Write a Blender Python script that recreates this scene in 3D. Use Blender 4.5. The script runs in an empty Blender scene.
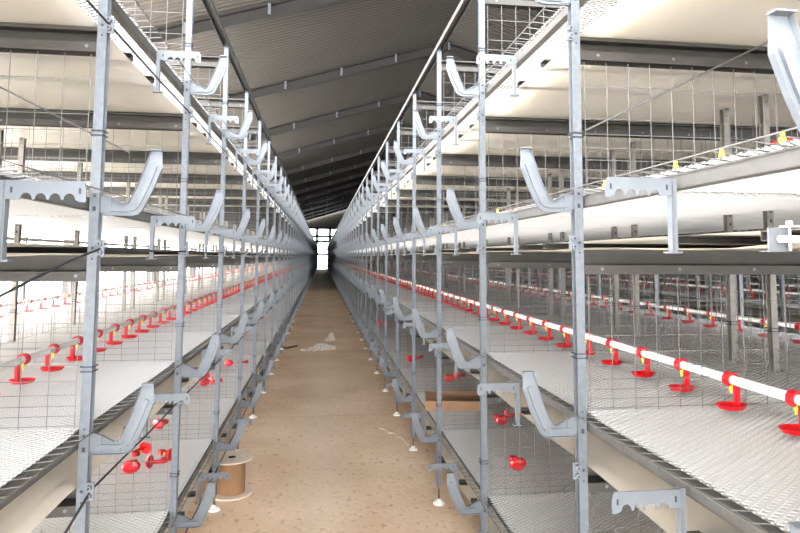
import bpy, math, random
from mathutils import Matrix, Vector
R_ = random.Random(7)
S = bpy.context.scene
C = S.collection

# ------------------------------------------------------------------ camera
yaw, pitch, roll = .1327, .076, -.0052
CAMH = 1.459
cy_, sy_, cp, sp = math.cos(yaw), math.sin(yaw), math.cos(pitch), math.sin(pitch)
ex = Vector((cy_, -sy_, 0)); fw = Vector((sy_*cp, cy_*cp, sp)); ez = Vector((-sy_*sp, -cy_*sp, cp))
rt = ex*math.cos(roll) - ez*math.sin(roll); up = ex*math.sin(roll) + ez*math.cos(roll)
cd = bpy.data.cameras.new('camera'); cam = bpy.data.objects.new('camera', cd); C.objects.link(cam)
m = Matrix((rt, up, -fw)).transposed().to_4x4(); m.translation = Vector((0, 0, CAMH)); cam.matrix_world = m
cd.sensor_width = 36; cd.lens = 36*597.05/800; cd.shift_x = -.0021; cd.shift_y = -.0688
cd.clip_start = .02; cd.clip_end = 400
S.camera = cam

# ------------------------------------------------------------------ light
w = bpy.data.worlds.new('sky'); S.world = w; w.use_nodes = True
bg = w.node_tree.nodes['Background']; bg.inputs[0].default_value = (.97, .985, 1, 1); bg.inputs[1].default_value = 5.0
S.view_settings.view_transform = 'Standard'; S.view_settings.look = 'None'; S.view_settings.gamma = 1
S.view_settings.use_curve_mapping = False; S.view_settings.exposure = 1.72
sun = bpy.data.lights.new('sun', 'SUN'); sun.energy = 16.0; sun.angle = .9; sun.color = (1, .96, .9)
so = bpy.data.objects.new('sun', sun); C.objects.link(so)
so.rotation_euler = Vector((-1.0, -.28, .50)).to_track_quat('Z', 'Y').to_euler()
def portal(name, loc, nrm, sx, sy):
    l = bpy.data.lights.new(name, 'AREA'); l.shape = 'RECTANGLE'; l.size = sx; l.size_y = sy; l.cycles.is_portal = True
    o = bpy.data.objects.new(name, l); C.objects.link(o); o.location = loc
    o.rotation_euler = Vector(nrm).to_track_quat('-Z', 'Z').to_euler()
XL, XR, XRIDGE, YF, YB, YDARK = -4.3, 10.9, 3.3, -2.0, 73.0, 26.0
ZR, SL = 7.35, .3                                        # ridge height, roof slope
def roofz(x): return ZR - SL*abs(x-XRIDGE)
portal('portal_left', (XL-.05, (YF+YDARK)/2, 2.6), (1, 0, 0), YDARK-YF, 4.4)
portal('portal_front', ((XL+XR)/2, YF-.05, 2.6), (0, 1, 0), XR-XL, 5.1)
try:
    S.cycles.max_bounces = 8; S.cycles.diffuse_bounces = 5; S.cycles.glossy_bounces = 3
    S.cycles.transparent_max_bounces = 8; S.cycles.use_denoising = True; S.cycles.sample_clamp_indirect = 8
except Exception: pass

# ------------------------------------------------------------------ materials
def mat(name, col, rough=.5, metal=0, var=.0, scale=20, bump=0, transl=0, col2=None, stretch=None):
    mt = bpy.data.materials.new(name); mt.use_nodes = True; nt = mt.node_tree; b = nt.nodes['Principled BSDF']
    b.inputs['Base Color'].default_value = (*col, 1); b.inputs['Roughness'].default_value = rough; b.inputs['Metallic'].default_value = metal
    if var or bump or col2:
        tc = nt.nodes.new('ShaderNodeTexCoord'); mp = nt.nodes.new('ShaderNodeMapping'); nz = nt.nodes.new('ShaderNodeTexNoise')
        if stretch: mp.inputs['Scale'].default_value = stretch
        nz.inputs['Scale'].default_value = scale; nz.inputs['Detail'].default_value = 6
        nt.links.new(tc.outputs['Object'], mp.inputs[0]); nt.links.new(mp.outputs[0], nz.inputs['Vector'])
        if var or col2:
            rp = nt.nodes.new('ShaderNodeValToRGB'); c2 = col2 or tuple(c*(1-var) for c in col)
            rp.color_ramp.elements[0].position = .35; rp.color_ramp.elements[1].position = .65
            rp.color_ramp.elements[0].color = (*c2, 1); rp.color_ramp.elements[1].color = (*col, 1)
            nt.links.new(nz.outputs['Fac'], rp.inputs[0]); nt.links.new(rp.outputs[0], b.inputs['Base Color'])
        if bump:
            bp = nt.nodes.new('ShaderNodeBump'); bp.inputs['Strength'].default_value = bump; bp.inputs['Distance'].default_value = .01
            nt.links.new(nz.outputs['Fac'], bp.inputs['Height']); nt.links.new(bp.outputs[0], b.inputs['Normal'])
    if transl:
        tr = nt.nodes.new('ShaderNodeBsdfTranslucent'); tr.inputs[0].default_value = (*col, 1)
        mx = nt.nodes.new('ShaderNodeMixShader'); mx.inputs[0].default_value = transl
        nt.links.new(b.outputs[0], mx.inputs[1]); nt.links.new(tr.outputs[0], mx.inputs[2])
        nt.links.new(mx.outputs[0], nt.nodes['Material Output'].inputs[0])
    return mt
GALV = mat('galvanised_steel', (.145, .162, .185), .5, .35, .18, 60)
GALVB = mat('lit_galvanised_steel', (.27, .25, .225), .5, .25, .15, 40)  # centre posts: same galvanised steel, warm light on them put into the colour
GALVP = mat('galvanised_plate', (.155, .172, .195), .45, .3, .08, 25)
BEAM = mat('galvanised_beam', (.06, .055, .05), .5, .3, .15, 15)
RAIL = mat('rail_steel', (.125, .122, .118), .45, .4, .15, 30)
NAVY = mat('dark_hole', (.015, .02, .035), .6)
WIRE = mat('wire', (.16, .156, .152), .45, .4)
NET = mat('white_net_plastic', (.52, .52, .525), .5, 0)
BELT = mat('belt_plastic', (.72, .68, .61), .45, 0, .08, 3, transl=.45, stretch=(1, .6, 1))
PIPEW = mat('white_pipe', (.88, .88, .88), .3)
PIPEG = mat('grey_pipe', (.62, .62, .62), .3)
RED = mat('red_plastic', (.50, .004, .010), .3)
YEL = mat('yellow_plastic', (.95, .62, .02), .4)
BLACK = mat('black_cord', (.02, .02, .025), .5)
PAD = mat('white_pad', (.85, .83, .78), .5)
CARD = mat('cardboard', (.30, .165, .085), .8, 0, .15, 12)
PALE = mat('pale_board', (.70, .60, .48), .7, 0, .1, 10)
FILM = mat('white_film', (.9, .86, .8), .4, transl=.3)
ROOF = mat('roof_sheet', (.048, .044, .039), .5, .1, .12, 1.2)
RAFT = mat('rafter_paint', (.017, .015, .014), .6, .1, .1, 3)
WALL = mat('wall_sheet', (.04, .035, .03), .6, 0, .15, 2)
WALLL = mat('low_wall', (.75, .73, .7), .7, 0, .1, 2)
EXT = mat('outside_concrete', (.88, .86, .82), .8, 0, .1, .5)

def floor_mat():
    mt = bpy.data.materials.new('earth_floor'); mt.use_nodes = True; nt = mt.node_tree; b = nt.nodes['Principled BSDF']
    b.inputs['Roughness'].default_value = .75
    N = nt.nodes.new; L = nt.links.new
    tc = N('ShaderNodeTexCoord'); n1 = N('ShaderNodeTexNoise'); n1.inputs['Scale'].default_value = 1.3; n1.inputs['Detail'].default_value = 8
    n2 = N('ShaderNodeTexNoise'); n2.inputs['Scale'].default_value = 24; n2.inputs['Detail'].default_value = 6
    L(tc.outputs['Object'], n1.inputs['Vector']); L(tc.outputs['Object'], n2.inputs['Vector'])
    r1 = N('ShaderNodeValToRGB'); e = r1.color_ramp.elements
    e[0].position = .3; e[0].color = (.68, .49, .33, 1); e[1].position = .7; e[1].color = (.88, .70, .53, 1)
    r2 = N('ShaderNodeValToRGB'); e = r2.color_ramp.elements
    e[0].position = .30; e[0].color = (.55, .42, .32, 1); e[1].position = .42; e[1].color = (1, 1, 1, 1)
    mx = N('ShaderNodeMixRGB'); mx.blend_type = 'MULTIPLY'; mx.inputs[0].default_value = .75
    L(n1.outputs['Fac'], r1.inputs[0]); L(n2.outputs['Fac'], r2.inputs[0]); L(r1.outputs[0], mx.inputs[1]); L(r2.outputs[0], mx.inputs[2])
    # paler worn strip down the middle of the aisle and cast joints every few metres
    sx = N('ShaderNodeSeparateXYZ'); L(tc.outputs['Object'], sx.inputs[0])
    a = N('ShaderNodeMath'); a.operation = 'ABSOLUTE'; ad = N('ShaderNodeMath'); ad.operation = 'ADD'; ad.inputs[1].default_value = -.02
    L(sx.outputs['X'], ad.inputs[0]); L(ad.outputs[0], a.inputs[0])
    mr = N('ShaderNodeMapRange'); mr.inputs['From Min'].default_value = .02; mr.inputs['From Max'].default_value = .28
    mr.inputs['To Min'].default_value = .3; mr.inputs['To Max'].default_value = 0; L(a.outputs[0], mr.inputs['Value'])
    m2 = N('ShaderNodeMixRGB'); m2.inputs[2].default_value = (.88, .77, .65, 1); L(mr.outputs[0], m2.inputs[0]); L(mx.outputs[0], m2.inputs[1])
    dv = N('ShaderNodeMath'); dv.operation = 'PINGPONG'; dv.inputs[1].default_value = 2.65
    ay = N('ShaderNodeMath'); ay.operation = 'ADD'; ay.inputs[1].default_value = -.35; L(sx.outputs['Y'], ay.inputs[0]); L(ay.outputs[0], dv.inputs[0])
    lt = N('ShaderNodeMath'); lt.operation = 'LESS_THAN'; lt.inputs[1].default_value = .008; L(dv.outputs[0], lt.inputs[0])
    m3 = N('ShaderNodeMixRGB'); m3.inputs[2].default_value = (.28, .19, .12, 1)
    ml = N('ShaderNodeMath'); ml.operation = 'MULTIPLY'; ml.inputs[1].default_value = .3; L(lt.outputs[0], ml.inputs[0])
    L(ml.outputs[0], m3.inputs[0]); L(m2.outputs[0], m3.inputs[1]); L(m3.outputs[0], b.inputs['Base Color'])
    bp = N('ShaderNodeBump'); bp.inputs['Strength'].default_value = .35; bp.inputs['Distance'].default_value = .01
    L(n2.outputs['Fac'], bp.inputs['Height']); L(bp.outputs[0], b.inputs['Normal'])
    return mt
FLOOR = floor_mat()

# ------------------------------------------------------------------ mesh helpers
class MB:
    def __init__(s): s.v = []; s.f = []; s.m = []
    def quadbox(s, P, mi=0, caps=True):                   # P: 8 corners, first four one end, last four other end
        b = len(s.v); s.v += [tuple(p) for p in P]
        fs = [(0, 1, 5, 4), (1, 2, 6, 5), (2, 3, 7, 6), (3, 0, 4, 7)]
        if caps: fs += [(3, 2, 1, 0), (4, 5, 6, 7)]
        for f in fs: s.f.append(tuple(b+i for i in f)); s.m.append(mi)
    def box(s, x0, x1, y0, y1, z0, z1, mi=0):
        s.quadbox([(x0, y0, z0), (x1, y0, z0), (x1, y0, z1), (x0, y0, z1), (x0, y1, z0), (x1, y1, z0), (x1, y1, z1), (x0, y1, z1)], mi)
    def bar(s, a, b, w, h=None, mi=0, n=4, caps=True):   # straight bar between two points
        a = Vector(a); b = Vector(b); d = (b-a).normalized(); h = h or w
        u = d.cross(Vector((0, 0, 1)))
        if u.length < 1e-4: u = Vector((1, 0, 0))
        u.normalize(); v = u.cross(d)
        bs = len(s.v)
        for p in (a, b):
            for i in range(n):
                t = 2*math.pi*(i+.5)/n; k = math.sqrt(2) if n == 4 else 1
                s.v.append(tuple(p+u*(math.cos(t)*w/2*k)+v*(math.sin(t)*h/2*k)))
        for i in range(n): s.f.append((bs+i, bs+(i+1) % n, bs+n+(i+1) % n, bs+n+i)); s.m.append(mi)
        if caps: s.f.append(tuple(bs+i for i in reversed(range(n)))); s.m.append(mi); s.f.append(tuple(bs+n+i for i in range(n))); s.m.append(mi)
    def tube(s, pts, r, n=8, mi=0):
        for i in range(len(pts)-1): s.bar(pts[i], pts[i+1], 2*r, 2*r, mi, n)
    def lathe(s, cx, cy, prof, n=20, mi=0, sx=1, sy=1):
        b = len(s.v)
        for r, z in prof:
            for i in range(n):
                t = 2*math.pi*i/n; s.v.append((cx+r*math.cos(t)*sx, cy+r*math.sin(t)*sy, z))
        k = len(prof)
        for j in range(k-1):
            for i in range(n): s.f.append((b+j*n+i, b+j*n+(i+1) % n, b+(j+1)*n+(i+1) % n, b+(j+1)*n+i)); s.m.append(mi)
    def prism_xz(s, pts, y0, y1, mi=0):                   # polygon in xz extruded along y
        b = len(s.v); n = len(pts)
        for y in (y0, y1):
            for x, z in pts: s.v.append((x, y, z))
        s.f.append(tuple(b+i for i in range(n))); s.m.append(mi)
        s.f.append(tuple(b+n+i for i in reversed(range(n)))); s.m.append(mi)
        for i in range(n): s.f.append((b+i, b+n+i, b+n+(i+1) % n, b+(i+1) % n)); s.m.append(mi)
    def mesh(s, name, mats):
        me = bpy.data.meshes.new(name); me.from_pydata(s.v, [], s.f)
        for x in (mats if isinstance(mats, (list, tuple)) else [mats]): me.materials.append(x)
        if any(s.m): me.polygons.foreach_set('material_index', s.m)
        me.update(); return me
    def build(s, name, mats, parent=None, loc=(0, 0, 0)):
        return link(name, s.mesh(name, mats), parent, loc)
    def merged(s, places):                                # repeats of this shape at the places, as one MB
        o = MB(); nv = len(s.v)
        for k, p in enumerate(places):
            b = k*nv; px, py, pz = p
            o.v += [(x+px, y+py, z+pz) for x, y, z in s.v]
            o.f += [tuple(i+b for i in f) for f in s.f]; o.m += s.m
        return o
def link(name, me, parent=None, loc=(0, 0, 0), rot=None):
    o = bpy.data.objects.new(name, me); C.objects.link(o); o.parent = parent; o.location = loc
    if rot: o.rotation_euler = rot
    return o
def empty(name, loc, label, cat, group=None):
    o = bpy.data.objects.new(name, None); C.objects.link(o); o.location = loc; o.empty_display_size = .05
    return tag(o, label, cat, group)
def tag(o, label, cat, group=None):
    o['label'] = label; o['category'] = cat
    if group: o['group'] = group
    return o
def struct(o): o['kind'] = 'structure'; return o
def spread(name, mb, mats, places, root, cap=100, sub=None):
    """copies of one part at the places: the nearest as parts of their own, what is left as one"""
    rx = root.location.x
    def key(p):
        d = math.hypot(p[0]+rx, p[1], p[2]-CAMH)
        return d if p[1] > .35 else d+60
    ps = sorted(places, key=key); me = mb.mesh(name, mats)
    if sub: sm = sub[1].mesh(sub[0], sub[2])
    for p in ps[:cap]:
        o = link(name, me, root, p)
        if sub: link(sub[0], sm, o)
    if len(ps) > cap:
        o = mb.merged(ps[cap:]).build(name, mats, root); o['kind'] = 'stuff'
        if sub: q = sub[1].merged(ps[cap:]).build(sub[0], sub[2], o); q['kind'] = 'stuff'

# ------------------------------------------------------------------ the hall
f = MB(); f.box(XL, XR, YF, YB+1, -.1, 0); struct(f.build('floor', FLOOR))
g = MB(); g.box(-60, XL, -60, 100, -.14, -.02); g.box(XL, XR, -60, YF, -.14, -.02)
struct(g.build('ground', EXT))
# corrugated roof, two slopes, ribs running down the slope
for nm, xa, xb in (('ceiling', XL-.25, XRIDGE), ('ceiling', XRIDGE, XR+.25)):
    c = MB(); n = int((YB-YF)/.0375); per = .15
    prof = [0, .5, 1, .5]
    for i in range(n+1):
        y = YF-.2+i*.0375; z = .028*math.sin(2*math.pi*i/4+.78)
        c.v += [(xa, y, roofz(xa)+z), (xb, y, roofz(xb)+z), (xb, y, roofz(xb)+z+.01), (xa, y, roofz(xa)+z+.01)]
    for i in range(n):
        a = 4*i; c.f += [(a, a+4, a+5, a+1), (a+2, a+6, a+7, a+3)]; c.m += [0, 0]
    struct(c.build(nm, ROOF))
# rafters: tapered I-beams every 4.9 m
def ibeam(mb, xa, xb, y, dep, fl):
    za, zb = roofz(xa)-.05, roofz(xb)-.05
    for (o0, o1, hw) in ((0, -.012, fl), (-dep+.012, -dep, fl), (-.012, -dep+.012, .006)):
        mb.quadbox([(xa, y-hw, za+o1), (xa, y+hw, za+o1), (xa, y+hw, za+o0), (xa, y-hw, za+o0),
                    (xb, y-hw, zb+o1), (xb, y+hw, zb+o1), (xb, y+hw, zb+o0), (xb, y-hw, zb+o0)])
k = 0; y = 10.8-4.85*2
while y < YB-.5:
    r = MB(); ibeam(r, XL, XRIDGE, y, .24, .08); ibeam(r, XRIDGE, XR, y, .24, .08)
    for cx in [XL+.4+1.45*i for i in range(11)]:          # purlin cleats standing on the rafter side
        z = roofz(cx)-.05; r.box(cx-.025, cx+.025, y-.13, y-.09, z-.20, z+.0, 1)
    r.box(XL, XL+.2, y-.08, y+.08, 0, roofz(XL)-.05, 0); r.box(XR-.2, XR, y-.08, y+.08, 0, roofz(XR)-.05, 0)
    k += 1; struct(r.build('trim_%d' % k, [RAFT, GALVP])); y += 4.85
wl = MB(); wl.box(XL-.12, XL, YF, YB, 0, .35); wl.box(XL-.12, XL, YF, YB, 4.75, roofz(XL)-.03)
struct(wl.build('wall_left', WALLL))
wd = MB(); wd.box(XL-.1, XL-.02, YDARK, YB, .35, 4.75)
for i in range(90): wd.box(XL-.02, XL-.005, YDARK+.25+i*.5, YDARK+.31+i*.5, .35, 4.75)
struct(wd.build('wall_left_cladding', WALL))
wr = MB(); wr.box(XR, XR+.12, YF, YB, 0, roofz(XR)-.03)
for i in range(150): wr.box(XR-.015, XR, YF+.25+i*.5, YF+.31+i*.5, 0, roofz(XR)-.1)
struct(wr.build('wall_right', WALL))
# far end: gable above a tall glazed doorway
DX0, DX1, DZ = -2.2, 3.4, 4.95
we = MB(); we.box(XL, DX0, YB, YB+.15, 0, DZ); we.box(DX1, XR, YB, YB+.15, 0, DZ)
we.prism_xz([(XL, DZ), (XR, DZ), (XR, roofz(XR)), (XRIDGE, ZR), (XL, roofz(XL))], YB, YB+.15)
struct(we.build('wall_back', WALL))
dw = MB()
for x in [DX0+.02, -.58+0, .98, 2.55, DX1-.02]: dw.box(x-.16, x+.16, YB-.02, YB+.1, 0, DZ)
for z in (1.75, 3.3, 3.9, DZ-.06): dw.box(DX0, DX1, YB-.02, YB+.1, z-.14, z+.14)
struct(dw.build('door_1', RAFT))

# ------------------------------------------------------------------ cage racks
Y0 = 1.60; ROWS = list(range(-3, 71)); T = [.408, 1.0225, 1.638, 2.236]; TOP = 2.7688
YS, YE = Y0-3.2, Y0+70.3; HW = 1.0

def post_mb(s=-1):
    p = MB(); w = .0122
    p.box(-w, w, -.015, -.0125, .10, TOP); p.box(*sorted((-s*w, -s*(w-.0025))), -.0125, .012, .10, TOP); p.box(-w, w, .0095, .012, .10, TOP)
    for t in T:
        for (z, r) in ((t, .0042), (t+.017, .003), (t-.137, .0042), (t-.165, .003)):
            b = len(p.v)
            for yy in (-.0155, -.0151):
                for i in range(8): p.v.append((r*math.cos(i*math.pi/4), yy, z+r*math.sin(i*math.pi/4)))
            p.f.append(tuple(b+i for i in range(8))); p.m.append(1)
        p.box(-.004, .004, -.0158, -.0151, t-.04, t-.028, 1)
        zr = t+.16
        for q in (0, .012):                               # wire clip round the post
            p.box(-w-.004, w+.004, -.019, -.0165, zr+q, zr+q+.003, 1); p.box(-w-.004, -w-.001, -.019, .018, zr+q, zr+q+.003, 1); p.box(w+.001, w+.004, -.019, .018, zr+q, zr+q+.003, 1)
    return p
def foot_mb():
    p = MB(); p.lathe(0, 0, [(.006, .16), (.006, .02)], 8, 1); p.lathe(0, 0, [(.011, .125), (.011, .11), (.006, .105)], 6, 1)
    p.lathe(0, 0, [(.008, .032), (.014, .022), (.033, .010), (.035, 0), (0, 0)], 16, 0); return p
def clamp_mb(s):
    p = MB(); p.box(*sorted((s*.010, s*.030)), -.018, -.013, -.022, .022, 0)
    for z in (-.011, .011):
        p.bar((s*.020, -.03, z), (s*.020, -.016, z), .014, .014, 0, 8)
    p.bar((s*.020, -.032, -.011), (s*.020, -.029, -.011), .006, .006, 1, 6); p.bar((s*.020, -.032, .011), (s*.020, -.029, .011), .006, .006, 1, 6)
    return p
def arm_mb(s):
    """pressed steel hook that reaches into the aisle and turns up"""
    P = [(0, .056), (.03, .044), (.055, .030), (.066, .034), (.088, .082), (.120, .176), (.146, .176), (.148, .125), (.128, .07), (.102, .014), (.092, .004), (.078, 0), (0, 0)]
    a = MB(); k = -.050
    a.prism_xz([(s*(x+.012), z+k) for x, z in P], -.001, .001)
    n = len(P)
    for i in list(range(0, 5))+list(range(7, 12)):        # returned edges
        x0, z0 = P[i]; x1, z1 = P[(i+1) % n]
        a.quadbox([(s*(x0+.012), -.010, z0+k-.001), (s*(x0+.012), .001, z0+k-.001), (s*(x0+.012), .001, z0+k+.001), (s*(x0+.012), -.010, z0+k+.001),
                   (s*(x1+.012), -.010, z1+k-.001), (s*(x1+.012), .001, z1+k-.001), (s*(x1+.012), .001, z1+k+.001), (s*(x1+.012), -.010, z1+k+.001)])
    R = [(.012, .018), (.07, .016), (.086, .024), (.112, .085), (.130, .135)]   # pressed rib
    for i in range(len(R)-1): a.bar((s*(R[i][0]+.012), -.003, R[i][1]+k), (s*(R[i+1][0]+.012), -.003, R[i+1][1]+k), .007, .012)
    a.box(*sorted((s*.131, s*.160)), -.016, .001, .176+k-.001, .176+k+.002)
    a.box(*sorted((s*.004, s*.034)), -.004, -.001, k+.006, k+.05)
    return a
def notch_mb(s):
    """flat plate with four scallops under its edge, on a hanging strip"""
    pts = [(0, 0), (0, -.036), (.022, -.036)]
    for i in range(4):
        c = .036+i*.0255
        for q in range(7):
            t = math.pi*q/6; pts.append((c-.0105*math.cos(t), -.036+.0125*math.sin(t)))
    pts += [(.132, -.040), (.142, -.040), (.142, -.014), (.136, 0)]
    a = MB(); a.prism_xz([(s*x, z) for x, z in pts], -.0015, .0015)
    for x in (.010, .131): a.box(*sorted((s*(x-.0018), s*(x+.0018))), -.0022, -.0015, -.024, -.013, 1)
    return a
def strip_mb(s):
    a = MB(); a.box(-.002, .002, -.012, .004, -.15, 0); a.box(*sorted((0, -s*.010)), -.012, -.010, -.15, 0)
    a.box(-.003*1, .003, -.004, .004, -.020, -.012, 1); a.box(*sorted((-s*.02, s*.012)), -.012, .006, -.153, -.149); return a
def beam_mb():
    b = MB(); h = HW-.015
    b.box(-h, h, .026, .029, -.066, 0); b.box(-h, h, -.024, .029, -.003, 0); b.box(-h, h, -.024, -.021, -.011, 0)
    b.box(-h, h, -.024, .029, -.046, -.043); b.box(-h, h, -.026, -.022, -.069, -.043)
    for i in range(9):
        x = -h+.06+i*.235; b.bar((x, -.027, -.054), (x, -.020, -.054), .010, .010, 1, 6)
    return b
def partition_mb(z0, z1):
    p = MB(); r = .0016
    for side in (-1, 1):
        a, c = side*.03, side*(HW-.03)
        n = 14
        for i in range(n+1): x = a+(c-a)*i/n; p.bar((x, 0, z0), (x, 0, z1), r, r, 0, 4, False)
        for z in (.012, .037, .062, .09, .125, .165, .21, .305): p.bar((a, .002, z), (c, .002, z), r, r, 0, 4, False)
    return p
def drinker_mb(s):
    d = MB(); n = 9
    for i in range(n):                                    # clip round the pipe, open below
        t0 = math.radians(-60+300*i/n)+0; t1 = math.radians(-60+300*(i+1)/n)
        d.bar((.017*math.cos(t0)*s, 0, .017*math.sin(t0)), (.017*math.cos(t1)*s, 0, .017*math.sin(t1)), .022, .006, 0)
    d.box(*sorted((s*.010, s*.024)), -.005, .005, -.080, -.006)
    d.box(*sorted((s*.013, s*.021)), -.008, .008, -.07, -.01)
    d.bar((0, 0, -.012), (0, 0, -.026), .010, .010, 1, 8); d.bar((0, 0, -.026), (0, 0, -.036), .005, .005, 1, 6)
    d.lathe(0, 0, [(.012, -.082), (.034, -.078), (.043, -.066), (.041, -.066), (.030, -.075), (.0, -.077)], 12, 0, 1, .75)
    d.lathe(0, 0, [(.012, -.082), (0, -.082)], 12, 0)
    return d
def net_mb():
    """two families of straight strands crossing as long diamonds; it rides up over the beam at every post row"""
    m_ = MB(); px, py = .029, .0205; w, h = .0058, .0022; x0, x1 = -HW+.022, HW-.022
    run = (x1-x0)/px*py; V = m_.v; F = m_.f
    offs = (-.07, 0.0, .05)
    def zb(y):
        if y > 9: return 0
        q = (y-Y0+.5) % 1.0-.5
        return .007*max(0, 1-abs(q)/(.07 if q < 0 else .05))
    for dr in (1, -1):
        ny, nx = px/math.hypot(px, py)*w/2, py/math.hypot(px, py)*w/2
        for i in range(int((YE-YS+run)/py)):
            ya = YS-run+i*py if dr > 0 else YS+i*py
            yl, yh = (ya, ya+run) if dr > 0 else (ya-run, ya)
            lo, hi = max(YS, yl), min(YE, yh)
            if hi-lo < .05: continue
            ys = [lo]+[Y0+k+o for k in range(-4, 8) for o in offs if lo < Y0+k+o < hi]+[hi]
            zo = .0007*dr; b = len(V); n = len(ys)
            for y in ys:
                t = (y-ya)/run*dr; x = x0+(x1-x0)*t; z = zb(y)+zo
                V += [(x-nx, y+ny*dr, z+h/2), (x+nx, y-ny*dr, z+h/2), (x+nx, y-ny*dr, z-h/2), (x-nx, y+ny*dr, z-h/2)]
            for k in range(n-1):
                a = b+4*k
                F += [(a+q, a+(q+1) % 4, a+4+(q+1) % 4, a+4+q) for q in range(4)]
    m_.m = [0]*len(F)
    return m_
def edge_mb(s):
    e = MB()
    n = int((YE-YS)/.05)
    x0, x1 = s*(HW+.024), s*(HW-.05)
    for i in range(n): y = YS+.02+i*.05; e.bar((x0, y, .006), (x1, y, -.001), .0021, .0021, 0, 4, False)
    e.bar((x0, YS, .009), (x0, YE, .009), .0024); e.bar((s*(HW-.04), YS, -.004), (s*(HW-.04), YE, -.004), .003)
    return e
def rail_mb(s):
    e = MB(); xa = s*(HW-.019); xb = s*(HW-.019-.0025)
    e.box(*sorted((xa, xb)), YS, YE, -.036, -.006); e.box(*sorted((xa, xa-s*.022)), YS, YE, -.009, -.006); e.box(*sorted((xa, xa-s*.022)), YS, YE, -.036, -.0335)
    return e
def belt_mb(sag, hw=HW-.07):
    b = MB(); n = int((YE-YS)/.125); K = 10
    for i in range(n+1):
        y = YS+i*.125; ph = ((y-Y0) % 1.0)
        for k in range(K+1):
            x = -hw+2*hw*k/K
            z = -sag*math.sin(math.pi*ph)**2*(.55+.45*math.sin(k*1.1+int(y)*2.1)) if sag else 0
            b.v.append((x, y, z))
    for i in range(n):
        for k in range(K): a = i*(K+1)+k; b.f.append((a, a+1, a+K+2, a+K+1)); b.m.append(0)
    return b
def centre_mb(z1):
    p = MB(); r = .0013; n = int((YE-YS)/.066)
    for i in range(n): y = YS+i*.066; p.bar((0, y, .005), (0, y, z1), r, r, 0, 4, False)
    for z in (.012, .05, .09, .14, .2, .3): p.bar((.002, YS, z), (.002, YE, z), r, r, 0, 4, False)
    return p
M_POSTS = {-1: post_mb(-1), 1: post_mb(1)}
M_FOOT, M_BEAM, M_PART = foot_mb(), beam_mb(), partition_mb(.0, .375)
me_net = net_mb().mesh('net_floor', NET); me_belt = belt_mb(0, HW-.05).mesh('manure_belt', BELT); me_ret = belt_mb(.012, HW-.019).mesh('return_belt', BELT)
me_centre = centre_mb(.40).mesh('centre_mesh', WIRE)
RAILS = {s: rail_mb(s).mesh('rail', RAIL) for s in (-1, 1)}
EDGES = {s: edge_mb(s).mesh('edge_wires', WIRE) for s in (-1, 1)}

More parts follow.
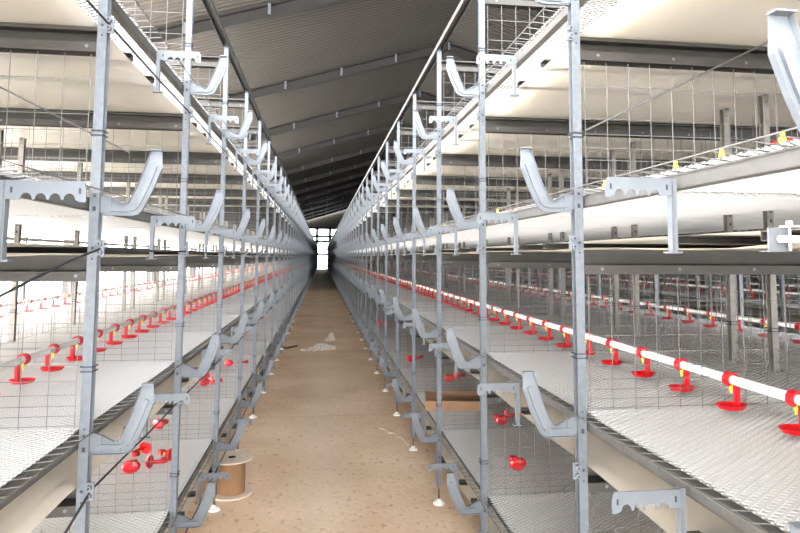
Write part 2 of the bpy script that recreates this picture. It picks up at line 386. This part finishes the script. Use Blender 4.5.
def rack(xc, s, dy, dz, label, full=True, pipe=PIPEW, drinkers=True, cord=None, d0=1.27):
    """s: side of the rack that faces our aisle"""
    root = empty('cage_rack', (xc, dy, 0), label, 'cage rack')
    tt = [t+dz for t in T]
    rowy = lambda q: Y0+q+(.06 if q == -1 and dy == 0 else 0)
    places = [(s*HW, rowy(r), dz) for r in ROWS] + [(-s*(HW-.0), Y0+r, dz) for r in ROWS]
    cps = [(0, Y0+r+q, dz) for r in ROWS[:-1] for q in (.5, .73)]
    if full: spread('post', M_POSTS[s], [GALV, NAVY], places, root, 100, ('foot', MBz(M_FOOT, -dz), [PAD, RAIL]))
    else: spread('post', M_POSTS[s], [GALV, NAVY], places, root, 60, None)
    spread('centre_post', M_POSTS[s], [GALVB, NAVY], cps, root, 60 if full else 30)
    for i, t in enumerate(tt):
        dp = .02 if i == 2 else 0
        link('net_floor', me_net, root, (0, 0, t+.008)); link('manure_belt', me_belt, root, (0, 0, t-.110-dp)); link('return_belt', me_ret, root, (0, 0, t-.131-dp))
        for q in (-1, 1): link('rail', RAILS[q], root, (0, 0, t))
        link('edge_wires', EDGES[s], root, (0, 0, t+.004))
        if full: link('centre_mesh', me_centre, root, (0, 0, t))
    spread('crossbeam', M_BEAM, [BEAM, GALVP], [(0, Y0+r+.03, t-.136-(.02 if i == 2 else 0)) for r in ROWS for i, t in enumerate(tt)]+[(0, Y0+r+.03, TOP-.07+dz) for r in ROWS], root, 100 if full else 60)
    mid = MB(); mid.box(-HW+.02, HW-.02, -.016, .016, -.003, 0); mid.box(-HW+.02, HW-.02, .014, .016, -.018, 0); mid.box(-HW+.02, HW-.02, -.016, .016, -.018, -.016)
    spread('belt_support', mid, BEAM, [(0, Y0+r+q, t-.1115-(.02 if i == 2 else 0)) for r in ROWS[:-1] for q in (.30, .545) for i, t in enumerate(tt)], root, 100 if full else 30)
    spread('partition', M_PART, WIRE, [(0, Y0+r, t+.01) for r in ROWS for t in tt], root, 100 if full else 40)
    tr = MB()
    for q in (-1, 1):
        x = q*HW; tr.box(x-.02, x+.02, YS, YE, TOP-.002, TOP+.001); tr.box(x-.02, x-.017, YS, YE, TOP-.03, TOP); tr.box(x+.017, x+.02, YS, YE, TOP-.03, TOP)
    tr.build('top_rail', RAIL, root, (0, 0, dz+.012))
    if full:
        spread('feeder_hook', arm_mb(s), GALVP, [(s*(HW+.004), rowy(r), t) for r in ROWS for t in tt], root)
        spread('notched_bracket', notch_mb(s), [GALVP, NAVY], [(s*(HW+.006), Y0+r+.53, t-.016) for r in ROWS[:-1] for i, t in enumerate(tt) if not (s > 0 and i == 1 and r < 0)], root)
        spread('hanger_strip', strip_mb(s), [GALVP, NAVY], [(s*(HW+.003), Y0+r+.543, t-.016) for r in ROWS[:-1] for i, t in enumerate(tt) if not (s > 0 and i == 1 and r < 0)], root)
        spread('cord_clamp', clamp_mb(s), [GALVP, NAVY], [(s*HW, rowy(r), t-.137) for r in ROWS for t in tt], root)
    # drinking pipes
    dm = drinker_mb(-s); ps = []
    for ti, px in ((1, s*.6), (1, -s*.6)):
        z = tt[ti]+.108
        p = MB(); p.bar((0, YS, 0), (0, YE, 0), .025, .025, 0, 12); po = p.build('drinking_pipe', pipe, root, (px, 0, z))
        if drinkers:
            pl = [(0, d0-dy+i*.226, 0) for i in range(-6, 300)]
            near = 55 if px*s > 0 else 45
            me = dm.mesh('drinker', [RED, YEL]); pl = sorted(pl, key=lambda q: q[1] if q[1] > 0 else q[1]+90)
            for q in pl[:near]: link('drinker', me, po, q)
            o = dm.merged(pl[near:]).build('drinker', [RED, YEL], po); o['kind'] = 'stuff'
    if cord:
        for i, t in enumerate(tt):
            c = MB(); x = s*(HW+.019)
            pts = [(x, Y0+r, t-.137-(0 if r % 1 == 0 else .004)) for r in [q*.5 for q in range(0, 140)]]
            if i == 2 and s > 0: pts = [(x, Y0-.75, t-.285), (x, Y0-.53, t-.237), (x, Y0-.2, t-.168)]+pts
            elif i == 1 and s > 0: pts = [(x-.02, Y0-.55, t-.32), (x-.0, Y0-.25, t-.20)]+pts
            else: pts = [(x, Y0-1.6, t-.137)]+pts
            c.tube(pts, .0032 if s > 0 else .0016, 6); c.build('pull_cord', cord, root)
    return root
def MBz(mb, dz):
    o = MB(); o.v = [(x, y, z+dz) for x, y, z in mb.v]; o.f = mb.f; o.m = mb.m; return o

XRF, XLF = .712, -.5925
right = rack(XRF+HW, -1, 0, 0, 'tiered galvanised cage rack right of the brown aisle, with a white drinking pipe', d0=1.30)
left = rack(XLF-HW, 1, .068, -.023, 'tiered galvanised cage rack left of the brown aisle, by the bright open side', pipe=PIPEG, cord=BLACK, d0=2.20)
rack(5.1, -1, .3, 0, 'dim wire cage rack standing behind the right aisle rack, across the next aisle', full=False, drinkers=True)
rack(8.5, -1, .5, 0, 'outermost dark cage rack along the far right wall, seen through the others', full=False, drinkers=False)

# diagonal bracing wires inside the two racks
def brace(root, a, b, r=.0028):
    c = MB(); o = root.location; c.tube([tuple(Vector(a)-o), tuple(Vector(b)-o)], r, 6); c.build('brace_rod', RAIL, root)
brace(left, (-1.2, 2.0, 2.08), (-.62, 2.0, 1.79)); brace(right, (.72, 1.55, 1.811), (1.303, 1.55, 2.10))
# belt tensioner fixed to the right rack, below its third tier
t = MB(); t.box(0, .036, -.002, .002, -.018, .018); t.box(0, .036, -.002, .02, -.020, -.018); tx = (.700-right.location.x, .86, 1.490)
t.build('tensioner_plate', GALVP, right, tx)
t = MB(); t.bar((.010, -.012, 0), (.20, -.012, 0), .011, .011, 0, 14); t.bar((.028, -.012, -.018), (.028, -.012, .026), .004, .004, 0, 8)
t.box(.020, .20, -.022, .0, .019, .021); t.bar((.028, -.012, .021), (.028, -.012, .028), .010, .010, 0, 6)
t.build('tensioner_roller', PIPEW, right, tx)

# ------------------------------------------------------------------ loose drinkers
def loose(i, x, y, z, rot, label, group):
    o = link('drinker_cup', LD[i % 2], None, (x, y, z), rot); return tag(o, label, 'drinker', group)
dmb = drinker_mb(1); LD = [dmb.mesh('drinker_cup', [RED, YEL]), drinker_mb(-1).mesh('drinker_cup', [RED, YEL])]
def pile(x, y, z, n, label, group, rad=.06):
    offs = [(0, 0), (.14, .02), (-.03, .145), (.10, .145), (-.12, .07)][:n]
    order = sorted(offs, key=lambda q: (x+q[0])/(y+q[1]))
    for i, (ox, oy) in enumerate(offs):
        rot = ((1 if i % 2 else -1)*math.pi/2+R_.uniform(-.12, .12), R_.uniform(-.1, .1), R_.uniform(-.5, .5)+(0, 1.6, 3.1, 4.5, .6)[i])
        k = order.index((ox, oy)); w_ = '' if n == 1 else ', '+({0: 'leftmost', n-1: 'rightmost'}.get(k) or ('second', 'third', 'fourth')[k-1]+' from the left')
        loose(i, x+ox, y+oy, z+.046, rot, label+w_, None if n == 1 else group)
zl, zr = T[0]-.023+.012, T[0]+.012
import itertools
def at(u, v, z):                                          # where the ray of a photograph pixel meets the height z
    d = rt*((u-401.67)/597.05) + up*((211.49-v)/597.05) + fw
    t = (z-CAMH)/d.z; return d.x*t, d.y*t
PILES = [(133, 466, zl, 4, 'red drinker in the nearest heap, lowest left tier'),
         (165, 424, zl, 1, 'single red drinker lying behind the nearest heap, lowest left tier'),
         (202, 383, zl, 3, 'red drinker in the second heap back, lowest left tier'),
         (231, 364, zl, 2, 'red drinker in the third heap back, lowest left tier'),
         (232, 338, zl, 3, 'red drinker in the fourth heap back, lowest left tier'),
         (262, 318, zl, 3, 'red drinker in the fifth heap back, lowest left tier'),
         (275, 301, zl, 3, 'red drinker in the furthest heap, lowest left tier'),
         (513, 462, zr, 1, 'single red drinker lying nearest the camera on the lowest right tier'),
         (497, 419, zr, 2, 'red drinker beside the cardboard tray, lowest right tier'),
         (448, 378, zr, 2, 'red drinker behind the cardboard tray, lowest right tier'),
         (408, 359, zr, 2, 'red drinker in the small far heap, lowest right tier'),
         (380, 325, zr, 3, 'red drinker in the furthest heap, lowest right tier')]
for u, v, z, n, lb in PILES:
    x, y = at(u, v, z+.03); pile(x, y, z, n, lb, lb.replace('red drinker', 'drinkers'), .075 if x < 0 else .045)
z3 = T[2]+.011
nm_ = MB(); nm_.lathe(0, 0, [(0, 0), (.006, 0), (.006, .016), (.004, .018), (.004, .026), (0, .026)], 10); nme = nm_.mesh('drinker_nipple', YEL)
for u, lb in ((787, 'nearest the camera'), (725, 'second from the camera'), (678, 'third from the camera'), (606, 'just behind the nearest post'),
              (498, 'in the second bay'), (445, 'in the third bay')):
    ph = math.tan(math.atan((u-401.67)/597.05)+yaw); X = XRF+.07
    tag(link('drinker_nipple', nme, None, (X, X/ph, z3)), 'small yellow drinker nipple standing on the third tier, '+lb, 'nipple')
cp_ = MB(); cp_.lathe(0, 0, [(0, 0), (.022, 0), (.034, .006), (.040, .016), (.037, .016), (.028, .008), (0, .006)], 16, 0, .6, 1)
for u, lb in ((795, 'nearest the camera'), (513, 'in the second bay')):
    ph = math.tan(math.atan((u-401.67)/597.05)+yaw); X = XRF+.10
    tag(link('drinker_dish', cp_.mesh('drinker_dish', RED), None, (X, X/ph, z3)), 'small red drinker dish on the third tier of the right rack, '+lb, 'dish')

# ------------------------------------------------------------------ floor items
x, y = at(231, 493, 0)
sp_ = empty('cable_spool', (x, y, 0), 'cardboard cable spool with pale round flanges standing in the aisle by the left rack', 'spool')
for z in (0, .208):
    a = MB(); a.lathe(0, 0, [(.024, z), (.128, z), (.130, z+.004), (.128, z+.009), (.024, z+.009), (.024, z)], 40); a.build('flange', PALE, sp_)
a = MB(); a.lathe(0, 0, [(.082, .009), (.083, .1), (.082, .208)], 36); a.build('drum', CARD, sp_)
a = MB(); a.lathe(0, 0, [(.0238, .002), (.0238, .2165)], 20); a.lathe(0, 0, [(.0, .15), (.0238, .15)], 20); a.build('bore', NAVY, sp_)
# cardboard tray
x, y = .945, 4.2
b = empty('cardboard_tray', (x, y, T[0]+.012), 'low open brown cardboard tray on the lowest tier of the right rack', 'box')
a = MB(); a.box(-.21, .21, -.15, .15, 0, .004); a.build('tray_base', CARD, b)
for q in ((-.21, .21, -.15, -.146), (-.21, .21, .146, .15), (-.21, -.206, -.146, .146), (.206, .21, -.146, .146)):
    a = MB(); a.box(*q, .004, .065); a.build('side_panel', CARD, b)
b.rotation_euler = (0, 0, -.15)
# crumpled film
def film(u, v, L, W, H, seed, rz, label):
    r = random.Random(seed); x, y = at(u, v, 0); n, k = 22, 9; m_ = MB()
    for i in range(n+1):
        t = i/n; wd_ = W*(.15+.85*math.sin(math.pi*min(1, t**.8))**1.0)*(.8+.4*r.random()); ht = H*(.12+.9*max(0, math.sin(math.pi*(t*1.15-.25)))**1.2)
        for j in range(k+1):
            q = 2*j/k-1
            m_.v.append(((t-.5)*L+r.uniform(-.012, .012), q*wd_/2+r.uniform(-.012, .012), max(.004, ht*(1-abs(q)**1.5)+r.uniform(-.018, .018))))
    for i in range(n):
        for j in range(k): a = i*(k+1)+j; m_.f.append((a, a+1, a+k+2, a+k+1)); m_.m.append(0)
    o = m_.build('film_scrap', FILM, None, (x, y, 0)); o.rotation_euler = (0, 0, rz); tag(o, label, 'plastic scrap'); return o
film(318, 350, .56, .24, .10, 3, .12, 'longer crumpled scrap of white plastic film lying across the aisle floor')
film(330, 341, .22, .16, .15, 5, .9, 'small crumpled scrap of white plastic film just behind the long one in the aisle')
def cordline(name, pts, r, mt, label, cat):
    c = MB(); P = [(*at(u, v, 0), r+.001) for u, v in pts]; c.tube(P, r, 6); tag(c.build(name, mt), label, cat)
cordline('twine', [(380, 429), (385, 430), (389, 434), (394, 434), (398, 438), (403, 440), (408, 446)], .006, PALE, 'piece of pale twine lying on the floor near the right rack feet', 'twine')
cordline('stick', [(281, 347.5), (286, 349), (291, 348), (297, 346.5)], .012, BLACK, 'thin dark stick on the aisle floor beside the left rack and the white scrap', 'stick')
